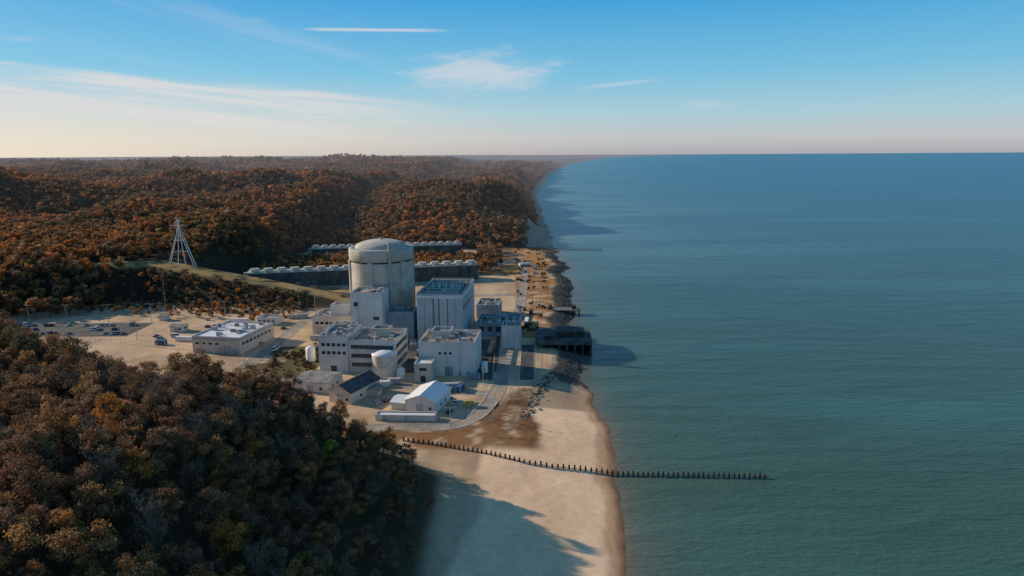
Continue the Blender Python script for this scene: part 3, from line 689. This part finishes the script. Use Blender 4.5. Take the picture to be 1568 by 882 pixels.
# ------------------------------------------------------------ vehicles
def car_mesh(name,col,L=4.6,W=1.85,H=1.45,van=False):
    mt=surf(name+'_paint',col,.3,.03,1.0,spec=.5)
    hl,hw=L/2,W/2; ch=H*.56
    secs=[(-hl,.42,ch*.85,hw*.86),(-hl+.15,.25,ch*.95,hw*.97),(-hl*.4,.22,ch,hw),(hl*.3,.22,ch,hw),(hl-.3,.25,ch*.88,hw*.96),(hl,.42,ch*.7,hw*.84)]
    v=[];f=[];mi=[]
    for (x,z0,z1,w) in secs: v+=[(x,-w,z0),(x,w,z0),(x,w,z1),(x,-w,z1)]
    for i in range(len(secs)-1):
        o=4*i
        for k in range(4): j=(k+1)%4; f.append((o+k,o+j,o+4+j,o+4+k)); mi.append(0)
    f+= [(0,3,2,1),(20,21,22,23)]; mi+=[0,0]
    o=len(v); a,b_,c,d=(-hl*.92,-hl*.80,hl*.55,hl*.72) if van else (-hl*.78,-hl*.48,hl*.18,hl*.48)
    v+=[(a,-hw*.9,ch),(d,-hw*.9,ch),(d,hw*.9,ch),(a,hw*.9,ch),(b_,-hw*.74,H),(c,-hw*.74,H),(c,hw*.74,H),(b_,hw*.74,H)]
    for q,m_ in zip(BF,[0,0,1,1,1,1]): f.append(tuple(i+o for i in q)); mi.append(m_)
    for sx in (-hl*.62,hl*.62):
        for sy in (-1,1):
            o=len(v); n=12
            for yy in (sy*(hw-.2),sy*(hw+.02)):
                for i in range(n): t_=2*math.pi*i/n; v.append((sx+.33*math.cos(t_),yy,.33+.33*math.sin(t_)))
            for i in range(n): j=(i+1)%n; f.append((o+i,o+j,o+n+j,o+n+i)); mi.append(2)
            f.append(tuple(o+n+i for i in range(n))); mi.append(2); f.append(tuple(o+i for i in range(n))); mi.append(2)
    me=bpy.data.meshes.new(name); me.from_pydata(v,[],f)
    for q in (mt,M['window'],M['tyre']): me.materials.append(q)
    me.polygons.foreach_set('material_index',mi); return me
cars=[car_mesh('car_body',c) for c in ((.75,.75,.76),(.04,.04,.045),(.32,.33,.35),(.25,.04,.03),(.06,.10,.2),(.55,.53,.48))]
vans=[car_mesh('van_body',c,5.4,2.0,2.1,True) for c in ((.78,.78,.78),(.2,.22,.25))]
def car(x,y,r,van=False):
    o=bpy.data.objects.new('parked_van' if van else 'parked_car',random.choice(vans if van else cars)); o.location=(x,y,GZ+.07); o.rotation_euler=(0,0,math.radians(r)); link(o)
for r_ in range(3):
    for i in range(35):
        if random.random()<.36: car(-336.5+i*2.8,409.4+r_*11,90+random.choice((0,180)),random.random()<.15)
for (x_,y_,r_) in [(-134,372,80),(-205,402,10),(-30,301,20),(-27,275,75),(-34,270,0),(-60,286,40),(-56,289,40),(-88,318,0),(-100,322,85),(-18,340,90),(-16,352,90),(-10,420,80),(4,480,85),(20,620,60),(-147,385,80),(-186,404,0),(-25,286,80),(-29,292,15),(-212,398,5),(-216,402,5),(-195,425,0),(-189,425,0),(-183,425,0),(-145,420,80)]: car(x_,y_,r_,random.random()<.3)
def container(x,y,r,mat,name='shipping_container',L=12.2):
    b=Bld(name,x,y,r); b.box('body',[(0,L,0,2.44,.2,2.8)],mat); b.box('ribs',[(i,i+.12,-.07,0,.35,2.65) for i in np.arange(.4,L,.6)],mat); b.box('corner_posts',[(-.05,.15,-.1,.15,.0,2.85),(L-.15,L+.05,-.1,.15,.0,2.85),(-.05,.15,2.3,2.52,.0,2.85),(L-.15,L+.05,2.3,2.52,.0,2.85)],'steel')
for q in [(-24,300,75,'blue',6.1),(-21,281,10,'yellow',4),(-70,306,12,'white_paint',12.2),(-36,304,5,'steel',12.2),(-90,350,0,'white_paint',12.2),(-200,392,-8,'white_paint',12.2),(-208,384,-8,'blue',6.1),(-185,436,0,'white_paint',12.2),(-150,446,20,'steel',12.2),(-22,318,0,'bluegrey',6.1),(10,425,85,'white_paint',12.2),(14,455,85,'rust',6.1),(-120,392,0,'steel',12.2),(-60,312,0,'steel',6.1),(8,660,30,'white_paint',12.2),(22,640,70,'steel',6.1)]:
    container(q[0],q[1],q[2],q[3],L=q[4])
for (x_,y_) in ((-58,370),(-50,372),(-68,372),(-66,350),(-52,356),(-32,364),(-28,372)):
    b=Bld('transformer',x_,y_,-5); b.box('tank',[(0,4.5,0,3,.3,4)],'bluegrey'); b.box('radiators',[(.2+i*.55,.45+i*.55,-1,-.02,.6,3.4) for i in range(8)],'steel'); b.cyl('bushings',[(1+i*1.2,1.5,4,6.2,.25,.12) for i in range(3)],'concrete',8); b.box('pad',[(-.6,5.1,-1.6,3.6,-.3,.2)],'concrete')
def fence(name,pts,H=2.6,step=3.0):
    sg=[];
    for (a,b_) in zip(pts[:-1],pts[1:]):
        L=math.hypot(b_[0]-a[0],b_[1]-a[1]); n=max(1,int(L/step)); pr=None
        for i in range(n+1):
            x=a[0]+(b_[0]-a[0])*i/n; y=a[1]+(b_[1]-a[1])*i/n; z=float(height(np.array(x),np.array(y)))
            sg.append(((x,y,z-.3),(x,y,z+H),.06,.06))
            if pr:
                for h in (.3,H*.5,H): sg.append(((pr[0],pr[1],pr[2]+h),(x,y,z+h),.03,.03))
            pr=(x,y,z)
    v,f=tubegeo(sg,4); mesh_obj(name,v,f,M['steel'])
fence('security_fence',[(-90,252),(-52,255),(-26,254),(-8,264),(-2,290),(1,320),(12,322)]); fence('security_fence',[(-50,263),(-28,264),(-20,274),(-15,290),(-12,316)])
fence('security_fence',[(14,322),(16,370)]); fence('security_fence',[(14,402),(18,460),(24,560),(30,690)]); fence('security_fence',[(-335,388),(-230,388),(-146,360),(-146,300)])

def groyne(name,pts,sp=1.75,top=1.7):
    sg=[]
    for (a,b_) in zip(pts[:-1],pts[1:]):
        L=math.hypot(b_[0]-a[0],b_[1]-a[1]); n=int(L/sp)
        for i in range(n):
            x=a[0]+(b_[0]-a[0])*i/n; y=a[1]+(b_[1]-a[1])*i/n; g=max(0,float(height(np.array(x),np.array(y))))
            t_=g+top+random.uniform(-.25,.2); sg.append(((x,y,g-3),(x+random.uniform(-.1,.1),y,t_),.36,.31))
        ga=max(0,float(height(np.array(a[0]),np.array(a[1])))); gb=max(0,float(height(np.array(b_[0]),np.array(b_[1]))))
        sg.append(((a[0],a[1]+.4,ga+top*.2),(b_[0],b_[1]+.4,gb+top*.2),.12,.12))
    v,f=tubegeo(sg,8); mesh_obj(name,v,f,M['timber'])
groyne('timber_groyne',[(-42,246),(-32,243),(-20,238),(-8,233),(4,228.5),(14,226.5),(24,226),(39,224.5),(60,223.5),(90,222)])
groyne('timber_groyne',[(30,806),(43,803),(70,801),(108,799)],2.4,2.2)

def rocks(name,pts,seed):
    import bmesh
    r=np.random.default_rng(seed); bm=bmesh.new(); bmesh.ops.create_icosphere(bm,subdivisions=1,radius=1); base=np.array([q.co[:] for q in bm.verts]); bf=np.array([[q.index for q in g.verts] for g in bm.faces]); bm.free()
    V=[];F=[];o=0
    for (x,y,s) in pts:
        q=base*r.uniform(.6,1.2,3)*s+r.normal(size=base.shape)*.16*s; a=r.uniform(0,6.28); c_,s_=math.cos(a),math.sin(a)
        q=np.stack([q[:,0]*c_-q[:,1]*s_,q[:,0]*s_+q[:,1]*c_,q[:,2]*.7],-1)
        z=float(height(np.array(x),np.array(y))); V.append(q+np.array([x,y,max(z,-.5)])); F.append(bf+o); o+=len(base)
    me=fast_mesh(name,np.concatenate(V),np.concatenate(F),[M['rock']],smooth=False); link(bpy.data.objects.new(name,me))
pts=[]
for i in range(1900):
    y_=random.uniform(316,790); d_=random.uniform(-1.5,9); pts.append((float(coast(np.array(y_)))-d_,y_,random.uniform(.3,.85)))
for i in range(240):
    y_=random.uniform(270,330); x_=np.interp(y_,[268,300,330],[5,12,20])+random.gauss(0,1.8); pts.append((x_,y_,random.uniform(.25,.75)))
rocks('riprap_rocks',pts,5)
pts=[(random.uniform(-6,18),random.uniform(150,280),random.uniform(.08,.22)) for _ in range(90)]
rocks('beach_driftwood_and_stones',pts,6)

# ------------------------------------------------------------ world / sun / camera
w=bpy.data.worlds.new('World'); scn.world=w; w.use_nodes=True; nt=w.node_tree; nt.nodes.clear(); t=NT(nt)
out=t.n('ShaderNodeOutputWorld'); bg=t.n('ShaderNodeBackground'); nt.links.new(bg.outputs[0],out.inputs[0])
sky=t.n('ShaderNodeTexSky',sky_type='NISHITA'); sky.sun_disc=False; sky.sun_elevation=EL; sky.sun_rotation=math.atan2(SUN.x,SUN.y)
sky.altitude=100; sky.air_density=1.0; sky.dust_density=.6; sky.ozone_density=1.5
STR=.12; bg.inputs[1].default_value=STR; k=1/STR
tc=t.n('ShaderNodeTexCoord'); sp=t.n('ShaderNodeSeparateXYZ'); t.put(sp.inputs[0],tc.outputs['Generated'])
yy=t.m('MAXIMUM',sp.outputs[1],.08); a=t.m('DIVIDE',sp.outputs[0],yy); e=t.m('DIVIDE',sp.outputs[2],yy)
rp=t.n('ShaderNodeValToRGB'); els=rp.color_ramp.elements
st=[(0,(.42,.41,.47)),(.02,(.52,.54,.57)),(.055,(.38,.60,.70)),(.11,(.17,.52,.75)),(.2,(.035,.36,.72)),(.45,(.035,.20,.46)),(1,(.05,.14,.30))]
while len(els)<len(st): els.new(.5)
for q,(pp,cc) in zip(els,st): q.position=pp; q.color=(*cc,1)
t.put(rp.inputs[0],sp.outputs[2])
left=t.m('MULTIPLY',t.ss(sp.outputs[0],.30,-.70),t.m('SUBTRACT',1.0,t.ss(sp.outputs[2],.0,.11)))
rc=t.mix(t.m('MULTIPLY',left,.9),rp.outputs[0],(.80,.72,.61))
rc=t.mix(1.0,rc,(k,k,k),'MULTIPLY')
c=t.mix(.88,sky.outputs[0],rc)
et=t.m('ADD',e,t.m('MULTIPLY',a,.10))
wob=t.m('MULTIPLY',t.m('SUBTRACT',t.noise(t.vec(t.m('MULTIPLY',a,3.0),0.3),1.0,3),.5),.03)
stn=t.noise(t.vec(t.m('MULTIPLY',a,3.2),t.m('MULTIPLY',et,70.0)),1.0,6,.62,.5)
big=t.noise(t.vec(t.m('MULTIPLY',a,2.0),t.m('MULTIPLY',et,16.0),2.0),1.0,4)
band=t.m('MULTIPLY',t.ss(t.m('SUBTRACT',t.m('ADD',.062,wob),et),0.0,.009),t.ss(e,.0,.06))
band=t.m('MULTIPLY',band,t.ss(t.m('MULTIPLY',a,-1.0),-.02,.36))
dens=t.m('ADD',t.m('MULTIPLY',t.ss(stn,.38,.62),.68),t.m('MULTIPLY',t.ss(big,.38,.6),.32))
f1=t.m('MULTIPLY',t.m('MULTIPLY',band,dens),.88)
dx=t.m('DIVIDE',t.m('ADD',a,.045),.125); dz=t.m('DIVIDE',t.m('SUBTRACT',e,.112),.034)
rr=t.m('SQRT',t.m('ADD',t.m('MULTIPLY',dx,dx),t.m('MULTIPLY',dz,dz)))
pn=t.noise(t.vec(t.m('MULTIPLY',t.m('SUBTRACT',a,t.m('MULTIPLY',e,.8)),14.0),t.m('MULTIPLY',e,55.0)),1.0,6,.62,.5)
f2=t.m('MULTIPLY',t.ss(t.m('SUBTRACT',t.m('ADD',pn,.14),t.m('MULTIPLY',rr,.5)),.08,.6),.6)
def line(a0,a1,e0,slope,th,k):
    ec=t.m('ADD',e0,t.m('MULTIPLY',t.m('SUBTRACT',a,a0),slope)); q=t.m('ABSOLUTE',t.m('SUBTRACT',e,ec))
    l=t.m('SUBTRACT',1.0,t.ss(q,0.0,th)); l=t.m('MULTIPLY',l,t.m('MULTIPLY',t.ss(a,a0,a0+.05),t.m('SUBTRACT',1.0,t.ss(a,a1-.07,a1))))
    return t.m('MULTIPLY',l,t.m('MULTIPLY',t.m('ADD',.5,stn),k))
f3=line(-.30,-.07,.172,-.015,.0035,.7); f4=line(.08,.23,.089,.10,.004,.32); f5=line(.23,.33,.068,.0,.009,.28); f6=line(-.39,-.32,.183,.0,.008,.4); f7=line(-.72,-.64,.162,-.02,.006,.35)
ci=t.m('MULTIPLY',t.ss(t.noise(t.vec(t.m('MULTIPLY',a,2.2),t.m('MULTIPLY',t.m('ADD',e,t.m('MULTIPLY',a,.25)),18.0),5.0),1.0,6,.65,.6),.5,.8),.2)
ci=t.m('MULTIPLY',ci,t.ss(a,.1,-.3))
F=f1
for q in (f2,f3,f4,f5,f6,f7,ci): F=t.m('MAXIMUM',F,q)
F=t.m('MULTIPLY',F,t.ss(sp.outputs[2],.0,.02))
c=t.mix(F,c,(.74*k,.71*k,.71*k))
t.put(bg.inputs[0],c)
ld=bpy.data.lights.new('sun','SUN'); ld.energy=5.0; ld.angle=math.radians(.5); ld.color=(1,.86,.67)
so=link(bpy.data.objects.new('sun',ld)); so.rotation_euler=SUN.to_track_quat('Z','Y').to_euler(); so.location=(-300,200,300)
cd=bpy.data.cameras.new('camera'); cd.lens=24; cd.sensor_width=36; cd.clip_start=1; cd.clip_end=120000
co=link(bpy.data.objects.new('camera',cd))
pt=math.radians(11.1); rl=math.radians(.33)
fw=Vector((0,math.cos(pt),-math.sin(pt))); rt=Vector((1,0,0)); up=Vector((0,math.sin(pt),math.cos(pt)))
rt2=rt*math.cos(rl)-up*math.sin(rl); up2=up*math.cos(rl)+rt*math.sin(rl)
mt=Matrix((rt2,up2,-fw)).transposed().to_4x4(); mt.translation=(0,0,112); co.matrix_world=mt
scn.camera=co
